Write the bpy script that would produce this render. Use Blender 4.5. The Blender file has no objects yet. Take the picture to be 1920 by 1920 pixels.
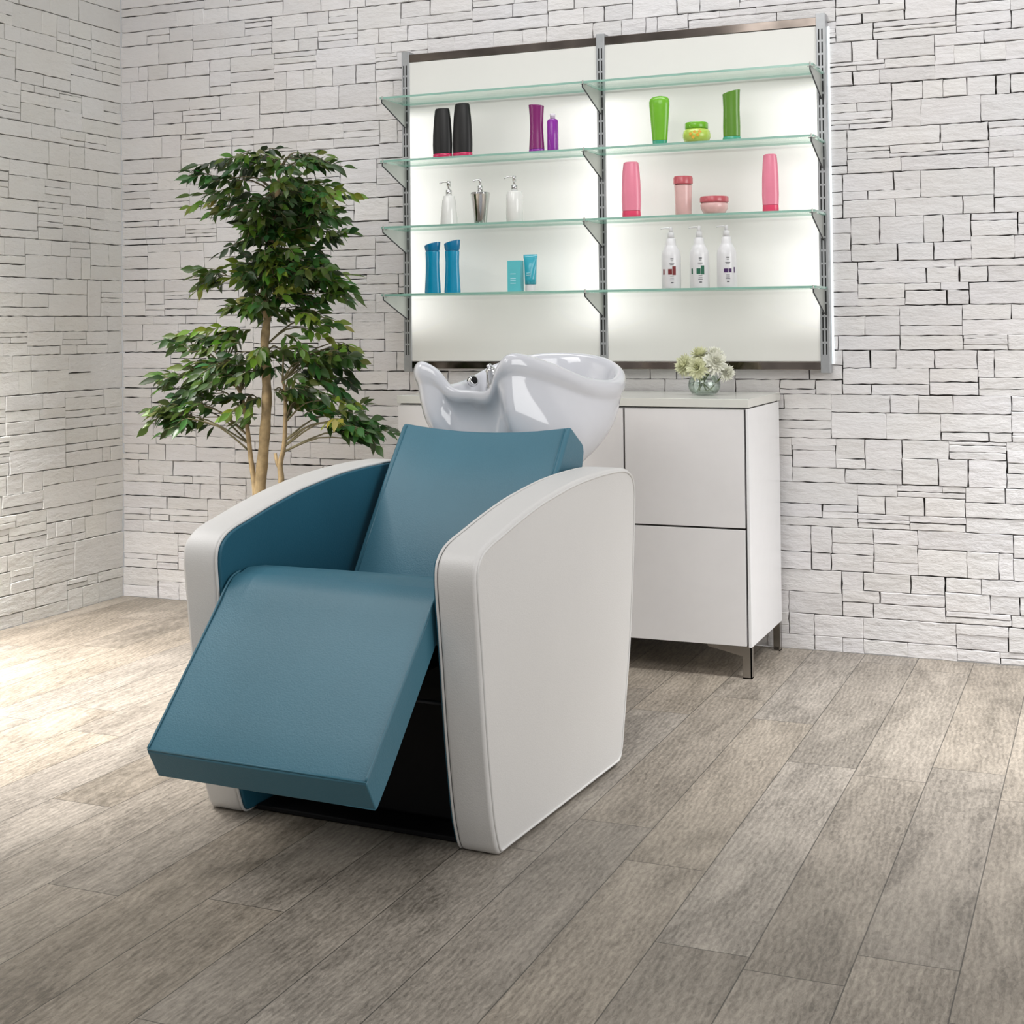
import bpy, bmesh, math, random
from mathutils import Vector, Matrix, noise

random.seed(7)
SC = bpy.context.scene
COL = SC.collection
R = math.radians

# ------------------------------------------------------------------ materials
def new_mat(name):
    m = bpy.data.materials.new(name); m.use_nodes = True
    nt = m.node_tree
    return m, nt, nt.nodes['Principled BSDF']

def simple(name, col, rough=0.5, metal=0.0, coat=0.0, spec=0.5, var=0.06, scale=18.0, bump=0.0, bscale=200.0, trans=0.0, emit=0.0):
    m, nt, b = new_mat(name)
    tc = nt.nodes.new('ShaderNodeTexCoord')
    n = nt.nodes.new('ShaderNodeTexNoise'); n.inputs['Scale'].default_value = scale; n.inputs['Detail'].default_value = 3
    nt.links.new(tc.outputs['Object'], n.inputs['Vector'])
    r = nt.nodes.new('ShaderNodeValToRGB')
    r.color_ramp.elements[0].position = 0.3; r.color_ramp.elements[1].position = 0.7
    r.color_ramp.elements[0].color = [c*(1-var) for c in col[:3]]+[1]
    r.color_ramp.elements[1].color = [min(1, c*(1+var)) for c in col[:3]]+[1]
    nt.links.new(n.outputs['Fac'], r.inputs['Fac'])
    nt.links.new(r.outputs['Color'], b.inputs['Base Color'])
    b.inputs['Roughness'].default_value = rough
    b.inputs['Metallic'].default_value = metal
    b.inputs['Coat Weight'].default_value = coat
    b.inputs['Coat Roughness'].default_value = 0.08
    b.inputs['Specular IOR Level'].default_value = spec
    b.inputs['Transmission Weight'].default_value = trans
    if emit:
        nt.links.new(r.outputs['Color'], b.inputs['Emission Color']); b.inputs['Emission Strength'].default_value = emit
    if bump:
        n2 = nt.nodes.new('ShaderNodeTexNoise'); n2.inputs['Scale'].default_value = bscale; n2.inputs['Detail'].default_value = 2
        nt.links.new(tc.outputs['Object'], n2.inputs['Vector'])
        bp = nt.nodes.new('ShaderNodeBump'); bp.inputs['Strength'].default_value = bump; bp.inputs['Distance'].default_value = 0.002
        nt.links.new(n2.outputs['Fac'], bp.inputs['Height']); nt.links.new(bp.outputs['Normal'], b.inputs['Normal'])
    return m

def glassy(name, tint, gloss_mix=0.08, rough=0.02, edge=None):
    """thin clear sheet: transparent body with a fresnel reflection"""
    m = bpy.data.materials.new(name); m.use_nodes = True; nt = m.node_tree; nt.nodes.clear()
    out = nt.nodes.new('ShaderNodeOutputMaterial')
    tr = nt.nodes.new('ShaderNodeBsdfTransparent'); tr.inputs['Color'].default_value = (*tint, 1)
    gl = nt.nodes.new('ShaderNodeBsdfGlossy'); gl.inputs['Roughness'].default_value = rough
    gl.inputs['Color'].default_value = (0.95, 1, 0.97, 1)
    lw = nt.nodes.new('ShaderNodeLayerWeight'); lw.inputs['Blend'].default_value = 0.35
    mp = nt.nodes.new('ShaderNodeMath'); mp.operation = 'MULTIPLY_ADD'; mp.inputs[1].default_value = 0.55; mp.inputs[2].default_value = gloss_mix
    nt.links.new(lw.outputs['Fresnel'], mp.inputs[0])
    mx = nt.nodes.new('ShaderNodeMixShader')
    if edge is not None:      # denser tint where the wall of glass is seen edge-on
        e = nt.nodes.new('ShaderNodeMixRGB'); e.inputs['Color1'].default_value = (*tint, 1); e.inputs['Color2'].default_value = (*edge, 1)
        lw2 = nt.nodes.new('ShaderNodeLayerWeight'); lw2.inputs['Blend'].default_value = 0.3
        pw = nt.nodes.new('ShaderNodeMath'); pw.operation = 'POWER'; pw.inputs[1].default_value = 2.2
        nt.links.new(lw2.outputs['Facing'], pw.inputs[0]); nt.links.new(pw.outputs[0], e.inputs['Fac'])
        nt.links.new(e.outputs['Color'], tr.inputs['Color'])
    nt.links.new(mp.outputs[0], mx.inputs['Fac']); nt.links.new(tr.outputs[0], mx.inputs[1]); nt.links.new(gl.outputs[0], mx.inputs[2])
    nt.links.new(mx.outputs[0], out.inputs['Surface'])
    return m

def stone_mat(name, light, dark_gap, gapc):
    m, nt, b = new_mat(name)
    tc = nt.nodes.new('ShaderNodeTexCoord')
    at = nt.nodes.new('ShaderNodeAttribute'); at.attribute_name = 'tone'
    n = nt.nodes.new('ShaderNodeTexNoise'); n.inputs['Scale'].default_value = 2.2; n.inputs['Detail'].default_value = 4
    nt.links.new(tc.outputs['Object'], n.inputs['Vector'])
    r = nt.nodes.new('ShaderNodeValToRGB')
    r.color_ramp.elements[0].position = 0.35; r.color_ramp.elements[0].color = (light[0]*0.97, light[1]*0.95, light[2]*0.93, 1)
    r.color_ramp.elements[1].position = 0.65; r.color_ramp.elements[1].color = (*light, 1)
    nt.links.new(n.outputs['Fac'], r.inputs['Fac'])
    mul = nt.nodes.new('ShaderNodeMixRGB'); mul.blend_type = 'MULTIPLY'; mul.inputs['Fac'].default_value = 1
    nt.links.new(r.outputs['Color'], mul.inputs['Color1']); nt.links.new(at.outputs['Color'], mul.inputs['Color2'])
    nt.links.new(mul.outputs['Color'], b.inputs['Base Color'])
    b.inputs['Roughness'].default_value = 0.6
    n2 = nt.nodes.new('ShaderNodeTexNoise'); n2.inputs['Scale'].default_value = 16; n2.inputs['Detail'].default_value = 6; n2.inputs['Roughness'].default_value = 0.6
    mpn = nt.nodes.new('ShaderNodeMapping'); mpn.inputs['Scale'].default_value = (0.8, 0.8, 2.0)
    nt.links.new(tc.outputs['Object'], mpn.inputs['Vector']); nt.links.new(mpn.outputs[0], n2.inputs['Vector'])
    bp = nt.nodes.new('ShaderNodeBump'); bp.inputs['Strength'].default_value = 0.6; bp.inputs['Distance'].default_value = 0.014
    nt.links.new(n2.outputs['Fac'], bp.inputs['Height']); nt.links.new(bp.outputs['Normal'], b.inputs['Normal'])
    g, gt, gb = new_mat(name+'_gap')
    t2 = gt.nodes.new('ShaderNodeTexCoord'); nn = gt.nodes.new('ShaderNodeTexNoise'); nn.inputs['Scale'].default_value = 7; nn.inputs['Detail'].default_value = 3
    gt.links.new(t2.outputs['Object'], nn.inputs['Vector'])
    rr = gt.nodes.new('ShaderNodeValToRGB')
    rr.color_ramp.elements[0].position = 0.42; rr.color_ramp.elements[0].color = (*dark_gap, 1)  # groove shade put into the dark backing colour
    rr.color_ramp.elements[1].position = 0.6; rr.color_ramp.elements[1].color = (*gapc, 1)
    gt.links.new(nn.outputs['Fac'], rr.inputs['Fac']); gt.links.new(rr.outputs['Color'], gb.inputs['Base Color'])
    gb.inputs['Roughness'].default_value = 0.9
    return m, g

# ------------------------------------------------------------------ object helpers
def mesh_obj(name, verts, faces, mats, parent=None, smooth=False, fmat=None, uv=None):
    me = bpy.data.meshes.new(name)
    me.from_pydata([tuple(v) for v in verts], [], faces)
    me.update()
    if not isinstance(mats, (list, tuple)): mats = [mats]
    for m in mats: me.materials.append(m)
    if fmat is not None:
        me.polygons.foreach_set('material_index', fmat)
    if smooth:
        me.polygons.foreach_set('use_smooth', [True]*len(me.polygons))
    o = bpy.data.objects.new(name, me); COL.objects.link(o)
    if parent: o.parent = parent
    return o

def fix_normals(o):
    bm = bmesh.new(); bm.from_mesh(o.data); bmesh.ops.recalc_face_normals(bm, faces=bm.faces); bm.to_mesh(o.data); bm.free()

def bevel(o, w, seg=3, angle=35):
    b = o.modifiers.new('bevel', 'BEVEL'); b.width = w; b.segments = seg; b.limit_method = 'ANGLE'; b.angle_limit = R(angle); b.harden_normals = True
    for p in o.data.polygons: p.use_smooth = True
    return o

def thing(name, label, cat, loc=(0, 0, 0), rz=0, group=None):
    o = bpy.data.objects.new(name, None); COL.objects.link(o)
    o.location = loc; o.rotation_euler = (0, 0, rz); o.empty_display_size = 0.05
    o['label'] = label; o['category'] = cat
    if group: o['group'] = group
    return o

def tag(o, label, cat, group=None):
    o['label'] = label; o['category'] = cat
    if group: o['group'] = group
    return o

class MB:
    def __init__(s): s.v = []; s.f = []; s.m = []
    def add(s, verts, faces, mi=0):
        n = len(s.v); s.v += [tuple(p) for p in verts]; s.f += [tuple(i+n for i in f) for f in faces]; s.m += [mi]*len(faces); return s
    def box(s, x0, x1, y0, y1, z0, z1, mi=0):
        v = [(x0,y0,z0),(x1,y0,z0),(x1,y1,z0),(x0,y1,z0),(x0,y0,z1),(x1,y0,z1),(x1,y1,z1),(x0,y1,z1)]
        return s.add(v, [(0,3,2,1),(4,5,6,7),(0,1,5,4),(1,2,6,5),(2,3,7,6),(3,0,4,7)], mi)
    def tube(s, pts, r, n=8, mi=0, closed=False, radii=None):
        pts = [Vector(p) for p in pts]; N = len(pts); rings = []
        prev = None
        for i, p in enumerate(pts):
            if closed: t = pts[(i+1) % N]-pts[(i-1) % N]
            else: t = pts[min(i+1, N-1)]-pts[max(i-1, 0)]
            t.normalize()
            if prev is None:
                a = Vector((0, 0, 1)) if abs(t.z) < .9 else Vector((1, 0, 0)); u = t.cross(a).normalized()
            else:
                u = (prev-t*prev.dot(t))
                u = u.normalized() if u.length > 1e-6 else t.orthogonal().normalized()
            prev = u; w = t.cross(u)
            rr = radii[i] if radii else r
            rings.append([p+(u*math.cos(2*math.pi*k/n)+w*math.sin(2*math.pi*k/n))*rr for k in range(n)])
        v = [q for rg in rings for q in rg]; f = []
        M = N if closed else N-1
        for i in range(M):
            a = i*n; b = ((i+1) % N)*n
            for k in range(n): f.append((a+k, a+(k+1) % n, b+(k+1) % n, b+k))
        if not closed: f.append(tuple(range(n-1, -1, -1))); f.append(tuple((N-1)*n+k for k in range(n)))
        return s.add(v, f, mi)
    def lathe(s, prof, n=28, c=(0, 0, 0), sx=1, sy=1, mi=0, fn=None):
        """prof list of (r,z) bottom to top"""
        v = []; f = []
        for (r, z) in prof:
            for k in range(n):
                a = 2*math.pi*k/n
                x = math.cos(a)*r*sx; y = math.sin(a)*r*sy; zz = z
                if fn: x, y, zz = fn(x, y, zz)
                v.append((c[0]+x, c[1]+y, c[2]+zz))
        for i in range(len(prof)-1):
            for k in range(n): f.append((i*n+k, i*n+(k+1) % n, (i+1)*n+(k+1) % n, (i+1)*n+k))
        f.append(tuple(range(n-1, -1, -1))); f.append(tuple((len(prof)-1)*n+k for k in range(n)))
        return s.add(v, f, mi)
    def build(s, name, mats, parent=None, smooth=False):
        return mesh_obj(name, s.v, s.f, mats, parent, smooth, s.m)

def spline(P, per=8, closed=False):
    """Catmull-Rom through points"""
    P = [Vector(p) for p in P]; N = len(P); out = []
    M = N if closed else N-1
    for i in range(M):
        if closed: a, b, c, d = P[(i-1) % N], P[i], P[(i+1) % N], P[(i+2) % N]
        else: a, b, c, d = P[max(i-1, 0)], P[i], P[i+1], P[min(i+2, N-1)]
        for k in range(per):
            t = k/per
            out.append(0.5*((2*b)+(c-a)*t+(2*a-5*b+4*c-d)*t*t+(3*b-a-3*c+d)*t**3))
    if not closed: out.append(P[-1])
    return out

def extrude_profile(prof, u0, u1):
    """prof (v,z) polygon extruded along local x from u0 to u1"""
    n = len(prof); v = [(u0, p[0], p[1]) for p in prof]+[(u1, p[0], p[1]) for p in prof]
    f = [tuple(range(n)), tuple(range(2*n-1, n-1, -1))]
    for i in range(n): j = (i+1) % n; f.append((i, n+i, n+j, j))
    return v, f

# ------------------------------------------------------------------ material set
M_teal = simple('teal_leather', (0.044, 0.155, 0.215), 0.43, coat=0.0, spec=.5, var=0.05, scale=4, bump=0.25, bscale=260)
M_teal_shade = simple('teal_leather_shaded', (0.018, 0.105, 0.160), 0.5, coat=0.0, spec=.35, var=0.05, scale=4, bump=0.2, bscale=260)  # darker copy of the teal; shade between the arms put into colour
M_teal_pipe = simple('teal_piping', (0.040, 0.145, 0.20), 0.4, var=0.03)
M_white_leather = simple('white_leather', (0.68, 0.67, 0.655), 0.42, var=0.02, scale=3, bump=0.2, bscale=300)
M_ceramic = simple('white_ceramic', (0.64, 0.65, 0.69), 0.07, coat=0.6, var=0.01)
M_chrome = simple('chrome', (0.72, 0.72, 0.72), 0.12, metal=1, var=0.02)
M_black = simple('black_metal', (0.006, 0.006, 0.007), 0.6, var=0.1, spec=0.2)
M_dark = simple('dark_steel', (0.05, 0.05, 0.055), 0.4, metal=0.6, var=0.1)
M_rail = simple('chrome_rail_dark_reflection', (0.20, 0.17, 0.15), 0.10, metal=1, var=0.55, scale=5)  # chrome trim; its dark brown room reflection is put into the colour
M_alu = simple('brushed_aluminium', (0.42, 0.43, 0.44), 0.38, metal=0.65, var=0.06, scale=40)
M_slot = simple('slot_shadow', (0.015, 0.015, 0.015), 0.8)
M_bracket = simple('bracket_grey', (0.46, 0.48, 0.45), 0.35, metal=0.3, var=0.04)
M_lacquer = simple('white_lacquer', (0.84, 0.825, 0.825), 0.25, coat=0.25, var=0.01)
M_laq_lit = simple('white_lacquer_lit_side', (0.88, 0.88, 0.89), 0.3, coat=0.2, var=0.01)  # lighter copy of the lacquer; light from the right put into colour
M_top = simple('white_worktop', (0.72, 0.72, 0.67), 0.22, coat=0.3, var=0.01)
M_gapblack = simple('shadow_gap', (0.05, 0.045, 0.04), 0.9)
M_steel_leg = simple('satin_steel', (0.38, 0.36, 0.34), 0.22, metal=1, var=0.05)
M_glass = glassy('clear_shelf_glass', (0.975, 0.995, 0.982), 0.02)
M_glass_edge = simple('green_glass_edge', (0.28, 0.50, 0.42), 0.12, var=0.12, scale=9, coat=0.3, trans=0.25)
M_vase = glassy('vase_glass', (0.97, 0.99, 0.98), 0.05, edge=(0.68, 0.71, 0.70))
M_water = glassy('water', (0.93, 0.97, 0.94), 0.02, edge=(0.85, 0.88, 0.85))
M_trunk = simple('tree_bark', (0.33, 0.24, 0.125), 0.75, var=0.35, scale=30, bump=0.6, bscale=60)
M_twig = simple('twig_brown', (0.14, 0.12, 0.06), 0.7, var=0.2)
M_pot = simple('grey_pot', (0.35, 0.34, 0.33), 0.6, var=0.08)
M_soil = simple('soil', (0.05, 0.035, 0.025), 0.95, var=0.4, scale=60)

def leaf_material():
    m, nt, b = new_mat('ficus_leaf')
    at = nt.nodes.new('ShaderNodeAttribute'); at.attribute_name = 'tone'
    nt.links.new(at.outputs['Color'], b.inputs['Base Color'])
    b.inputs['Roughness'].default_value = 0.38; b.inputs['Specular IOR Level'].default_value = 0.45
    tr = nt.nodes.new('ShaderNodeBsdfTranslucent'); nt.links.new(at.outputs['Color'], tr.inputs['Color'])
    mx = nt.nodes.new('ShaderNodeMixShader'); mx.inputs['Fac'].default_value = 0.22
    out = nt.nodes['Material Output']
    nt.links.new(b.outputs[0], mx.inputs[1]); nt.links.new(tr.outputs[0], mx.inputs[2]); nt.links.new(mx.outputs[0], out.inputs['Surface'])
    return m
M_leaf = leaf_material()

def floor_material():
    m, nt, b = new_mat('grey_oak_planks')
    N = nt.nodes.new; L = nt.links.new
    tc = N('ShaderNodeTexCoord'); sp = N('ShaderNodeSeparateXYZ'); L(tc.outputs['Object'], sp.inputs[0])
    def math_(op, a, bb=None, c=None):
        n = N('ShaderNodeMath'); n.operation = op
        for i, x in enumerate((a, bb, c)):
            if x is None: continue
            if isinstance(x, (int, float)): n.inputs[i].default_value = x
            else: L(x, n.inputs[i])
        return n.outputs[0]
    W = 0.1865
    px = math_('DIVIDE', math_('SUBTRACT', sp.outputs['X'], 3.0795-20*W), W)
    col = math_('FLOOR', px); fx = math_('FRACT', px)
    wn = N('ShaderNodeTexWhiteNoise'); wn.noise_dimensions = '1D'; L(col, wn.inputs['W'])
    off = math_('MULTIPLY', wn.outputs['Value'], 1.22)
    py = math_('DIVIDE', math_('ADD', math_('ADD', sp.outputs['Y'], 40.0), off), 1.22)
    row = math_('FLOOR', py); fy = math_('FRACT', py)
    cmb = N('ShaderNodeCombineXYZ'); L(col, cmb.inputs[0]); L(row, cmb.inputs[1])
    wn2 = N('ShaderNodeTexWhiteNoise'); wn2.noise_dimensions = '3D'; L(cmb.outputs[0], wn2.inputs['Vector'])
    # plank-shifted coordinates for the grain
    sh = N('ShaderNodeVectorMath'); sh.operation = 'MULTIPLY_ADD'
    L(wn2.outputs['Color'], sh.inputs[0]); sh.inputs[1].default_value = (7, 9, 5); L(tc.outputs['Object'], sh.inputs[2])
    mp = N('ShaderNodeMapping'); mp.inputs['Scale'].default_value = (1.0, 0.30, 1.0); L(sh.outputs[0], mp.inputs['Vector'])
    g1 = N('ShaderNodeTexNoise'); g1.inputs['Scale'].default_value = 125; g1.inputs['Detail'].default_value = 5; g1.inputs['Roughness'].default_value = 0.78; g1.inputs['Distortion'].default_value = 0.6
    L(mp.outputs[0], g1.inputs['Vector'])
    mp2 = N('ShaderNodeMapping'); mp2.inputs['Scale'].default_value = (1.0, 0.30, 1.0); L(sh.outputs[0], mp2.inputs['Vector'])
    g2 = N('ShaderNodeTexNoise'); g2.inputs['Scale'].default_value = 9; g2.inputs['Detail'].default_value = 4; g2.inputs['Distortion'].default_value = 1.0
    L(mp2.outputs[0], g2.inputs['Vector'])
    # cathedral rings
    wv = N('ShaderNodeTexWave'); wv.wave_type = 'RINGS'; wv.rings_direction = 'SPHERICAL'; wv.inputs['Scale'].default_value = 22; wv.inputs['Distortion'].default_value = 9; wv.inputs['Detail'].default_value = 3; wv.inputs['Detail Scale'].default_value = 1.4
    L(mp2.outputs[0], wv.inputs['Vector'])
    r1 = N('ShaderNodeValToRGB')
    r1.color_ramp.elements[0].position = 0.37; r1.color_ramp.elements[0].color = (0.125, 0.108, 0.086, 1)
    r1.color_ramp.elements[1].position = 0.63; r1.color_ramp.elements[1].color = (0.360, 0.318, 0.264, 1)
    mixg = math_('ADD', math_('MULTIPLY', g2.outputs['Fac'], 0.34), math_('ADD', math_('MULTIPLY', g1.outputs['Fac'], 0.60), math_('MULTIPLY', wv.outputs['Fac'], 0.06)))
    L(mixg, r1.inputs['Fac'])
    # per plank tone
    hs = N('ShaderNodeHueSaturation')
    L(math_('MULTIPLY_ADD', wn2.outputs['Value'], 0.20, 0.92), hs.inputs['Value'])
    sepc = N('ShaderNodeSeparateColor'); L(wn2.outputs['Color'], sepc.inputs[0])
    L(math_('MULTIPLY_ADD', sepc.outputs[1], 0.3, 0.85), hs.inputs['Saturation'])
    L(r1.outputs['Color'], hs.inputs['Color'])
    # knots
    vo = N('ShaderNodeTexVoronoi'); vo.inputs['Scale'].default_value = 2.4
    mp3 = N('ShaderNodeMapping'); mp3.inputs['Scale'].default_value = (1.6, 0.7, 1); L(sh.outputs[0], mp3.inputs['Vector']); L(mp3.outputs[0], vo.inputs['Vector'])
    kn = N('ShaderNodeMapRange'); kn.inputs['From Min'].default_value = 0.0; kn.inputs['From Max'].default_value = 0.07; kn.inputs['To Min'].default_value = 0.55; kn.inputs['To Max'].default_value = 1.0
    L(vo.outputs['Distance'], kn.inputs['Value'])
    # seams
    ex = math_('MINIMUM', fx, math_('SUBTRACT', 1.0, fx)); ey = math_('MINIMUM', fy, math_('SUBTRACT', 1.0, fy))
    sx = math_('GREATER_THAN', math_('MULTIPLY', ex, W), 0.0013); sy = math_('GREATER_THAN', math_('MULTIPLY', ey, 1.22), 0.0013)
    seam = math_('MULTIPLY', sx, sy)
    seamd = math_('MULTIPLY_ADD', seam, 0.68, 0.32)
    tot = math_('MULTIPLY', seamd, kn.outputs['Result'])
    mul = N('ShaderNodeMixRGB'); mul.blend_type = 'MULTIPLY'; mul.inputs['Fac'].default_value = 1
    L(hs.outputs['Color'], mul.inputs['Color1'])
    cc = N('ShaderNodeCombineColor'); L(tot, cc.inputs[0]); L(tot, cc.inputs[1]); L(tot, cc.inputs[2]); L(cc.outputs[0], mul.inputs['Color2'])
    L(mul.outputs['Color'], b.inputs['Base Color'])
    rr = math_('MULTIPLY_ADD', g1.outputs['Fac'], 0.25, 0.34); L(rr, b.inputs['Roughness'])
    b.inputs['Specular IOR Level'].default_value = 0.45
    bp = N('ShaderNodeBump'); bp.inputs['Strength'].default_value = 0.35; bp.inputs['Distance'].default_value = 0.002
    L(math_('MULTIPLY', g1.outputs['Fac'], seam), bp.inputs['Height']); L(bp.outputs['Normal'], b.inputs['Normal'])
    return m

# ------------------------------------------------------------------ room shell
fl = mesh_obj('floor', [(0, -8, 0), (7.5, -8, 0), (7.5, 0, 0), (0, 0, 0)], [(0, 1, 2, 3)], floor_material())
fl['kind'] = 'structure'

def stone_wall(name, length, height, seed, place, mats, contrast=1.0):
    """irregular split-stone cladding: 0.16 m panels of random bonded stones; place(s,z,d)->xyz"""
    rnd = random.Random(seed); V = []; F = []; FM = []; tones = []
    # backing
    V += [place(0, 0, 0.0), place(length, 0, 0.0), place(length, height, 0.0), place(0, height, 0.0)]; F.append((0, 1, 2, 3)); FM.append(1)
    tones += [(1, 1, 1)]
    cells = []
    def split(x0, x1, z0, z1):
        w = x1-x0; h = z1-z0
        if h > 0.10 and rnd.random() < 0.80 or h > 0.075 and w > 0.12 and rnd.random() < 0.22:
            t = z0+h*rnd.choice((0.33, 0.4, 0.5, 0.6, 0.67)); split(x0, x1, z0, t); split(x0, x1, t, z1); return
        if w > 0.34 or (w > 0.22 and rnd.random() < 0.5) or (w > 0.13 and h > 0.06 and rnd.random() < 0.18):
            t = x0+w*rnd.uniform(0.3, 0.7); split(x0, t, z0, z1); split(t, x1, z0, z1); return
        if 0.03 < h < 0.075 and w > 0.10 and rnd.random() < 0.16:
            t = z0+h*rnd.uniform(0.35, 0.65); split(x0, x1, z0, t); split(x0, x1, t, z1); return
        cells.append((x0, x1, z0, z1))
    z = -0.03
    while z < height:
        x = -rnd.uniform(0, 0.25)
        while x < length:
            w = rnd.uniform(0.30, 0.62); w = max(w, .06-x); split(max(x, 0.0), min(x+w, length), max(z, 0), min(z+0.16, height)); x += w
        z += 0.16
    for (x0, x1, z0, z1) in cells:
        if x1-x0 < 0.002 or z1-z0 < 0.002: continue
        gv = rnd.choice((0.0003, 0.0010, 0.0022, 0.0034)); gh = rnd.choice((0.0003, 0.0008, 0.0015, 0.0022))
        gs = min(1, (x1-x0)/.02, (z1-z0)/.012); gv *= gs; gh *= gs
        if abs(z0 % 0.16-0.13) < 0.002: gh = rnd.choice((0.0014, 0.0024, 0.0032))*gs
        a0 = x0+gv; a1 = x1-gv*0.6; c0 = z0+gh; c1 = z1-gh*0.7
        nx = max(2, int((a1-a0)/0.022)); nz = max(1, int((c1-c0)/0.018))
        ring = []
        j = 0.0016*gs
        for i in range(nx): ring.append((a0+(a1-a0)*i/nx, c0, 0, -1))
        for i in range(nz): ring.append((a1, c0+(c1-c0)*i/nz, 1, 0))
        for i in range(nx): ring.append((a1-(a1-a0)*i/nx, c1, 0, 1))
        for i in range(nz): ring.append((a0, c1-(c1-c0)*i/nz, -1, 0))
        ring = [(p[0]+rnd.uniform(-j, j), p[1]+rnd.uniform(-j, j)) for p in ring]
        cx = (a0+a1)/2; cz = (c0+c1)/2
        d = 0.016+rnd.uniform(0, 0.004); tx = rnd.uniform(-.018, .018); tz = rnd.uniform(-.03, .03)
        bw = rnd.choice((0.0008, 0.0014, 0.0024)); hw = (a1-a0)/2; hh = (c1-c0)/2
        def depth(p): return d+(p[0]-cx)*tx*min(1, 0.05/hw)+(p[1]-cz)*tz
        def inset(p, q):
            return (cx+(p[0]-cx)*max(0.2, 1-q/hw), cz+(p[1]-cz)*max(0.2, 1-q/hh))
        n = len(ring); b0 = len(V)
        for p in ring: V.append(place(p[0], p[1], 0.0))
        for p in ring: V.append(place(p[0], p[1], depth(p)-bw*0.9))
        for p in ring: q = inset(p, bw); V.append(place(q[0], q[1], depth(q)))
        t = 1-rnd.random()**2*0.10*contrast
        warm = rnd.uniform(-.012, .012)
        for L_ in range(2):
            for i in range(n):
                k = (i+1) % n; F.append((b0+L_*n+i, b0+L_*n+k, b0+(L_+1)*n+k, b0+(L_+1)*n+i)); FM.append(0); tones.append((t, t, t-warm))
        F.append(tuple(b0+2*n+i for i in range(n))); FM.append(0); tones.append((t, t, t-warm))
    o = mesh_obj(name, V, F, mats, None, False, FM)
    at = o.data.color_attributes.new('tone', 'FLOAT_COLOR', 'CORNER')
    buf = []
    for p, t in zip(o.data.polygons, tones): buf += [t[0], t[1], t[2], 1.0]*p.loop_total
    at.data.foreach_set('color', buf)
    fix_normals(o)
    o['kind'] = 'structure'
    return o

mb_s, mb_g = stone_mat('white_painted_stone', (0.75, 0.74, 0.745), (0.015, 0.013, 0.012), (0.12, 0.11, 0.10))
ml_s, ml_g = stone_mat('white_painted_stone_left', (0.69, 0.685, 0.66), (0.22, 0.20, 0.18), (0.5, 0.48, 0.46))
stone_wall('wall_back', 6.2, 3.0, 11, lambda s, z, d: (s, 0.018-d, z), [mb_s, mb_g])
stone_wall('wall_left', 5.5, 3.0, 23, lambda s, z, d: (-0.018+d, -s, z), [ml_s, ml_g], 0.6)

# ------------------------------------------------------------------ wash chair
CH = thing('shampoo_chair', 'teal leather reclining salon wash chair with white side panels and ceramic basin', 'chair', (2.43, -1.85, 0), R(-3))
arm_prof = [(-.350, 0.001), (-.388, 0.001), (-.404, 0.013), (-.415, .038), (-.430, .085), (-.446, .17), (-.464, .29), (-.482, .45), (-.497, .57), (-.503, .63), (-.497, .668), (-.470, .695),
            (-.43, .711), (-.375, .724), (-.30, .742), (-.23, .757), (-.15, .772), (-.075, .782), (0.0, .791), (.08, .798), (.20, .803), (.32, .803), (.40, .798), (.445, .785), (.470, .765), (.482, .735), (.483, .70),
            (.474, .60), (.455, .45), (.430, .30), (.400, .18), (.375, .08), (.366, .045), (.352, .016), (.33, 0.003)]
def smooth_prof(p, per=3):
    return [(q.x, q.y) for q in spline([(a, b, 0) for a, b in p], per, False)]
AP = smooth_prof(arm_prof, 3)
def inset_prof(prof, d):
    n = len(prof); out = []
    for i in range(n):
        a = Vector(prof[i-1]); b = Vector(prof[i]); c = Vector(prof[(i+1) % n])
        if i == 0: a = b+Vector((.02, 0))
        if i == n-1: c = b-Vector((.02, 0))
        t = (c-a).normalized(); nrm = Vector((t.y, -t.x))
        q = b+nrm*d; out.append((q.x, q.y))
    return out
# orientation test so that a positive inset goes inward
_t = inset_prof(AP, 0.01)
SG = 1 if max(p[1] for p in _t) < max(p[1] for p in AP) else -1
for s in (-1, 1):
    uo = s*0.402; ui = s*0.300
    v, f = extrude_profile(AP, min(ui+s*0.004, uo), max(ui+s*0.004, uo))
    a = mesh_obj('armrest', v, f, M_white_leather, CH); fix_normals(a); bevel(a, 0.010, 3, 50)
    a['label'] = 'white leather side panel nearest the sideboard' if s > 0 else 'white leather side panel nearest the tree'
    # seam piping on the outer face and rim piping on the inner
    mb = MB(); ip = inset_prof(AP, SG*0.010); mb.tube([(s*0.4025, p[0], p[1]) for p in ip], 0.0032, 6, closed=True)
    mb.build('piping', M_white_leather, a, True)
    mb = MB(); ip = inset_prof(AP, SG*0.003); mb.tube([(s*0.302, p[0], p[1]) for p in ip], 0.0035, 6, closed=True)
    mb.build('piping', M_white_leather, a, True)
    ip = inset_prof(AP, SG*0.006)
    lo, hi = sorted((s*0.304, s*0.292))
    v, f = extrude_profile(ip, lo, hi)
    li = mesh_obj('inner_lining', v, f, M_teal_shade, a); fix_normals(li); bevel(li, 0.004, 2, 50)
    li['label'] = 'teal leather lining of the inner side'

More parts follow.
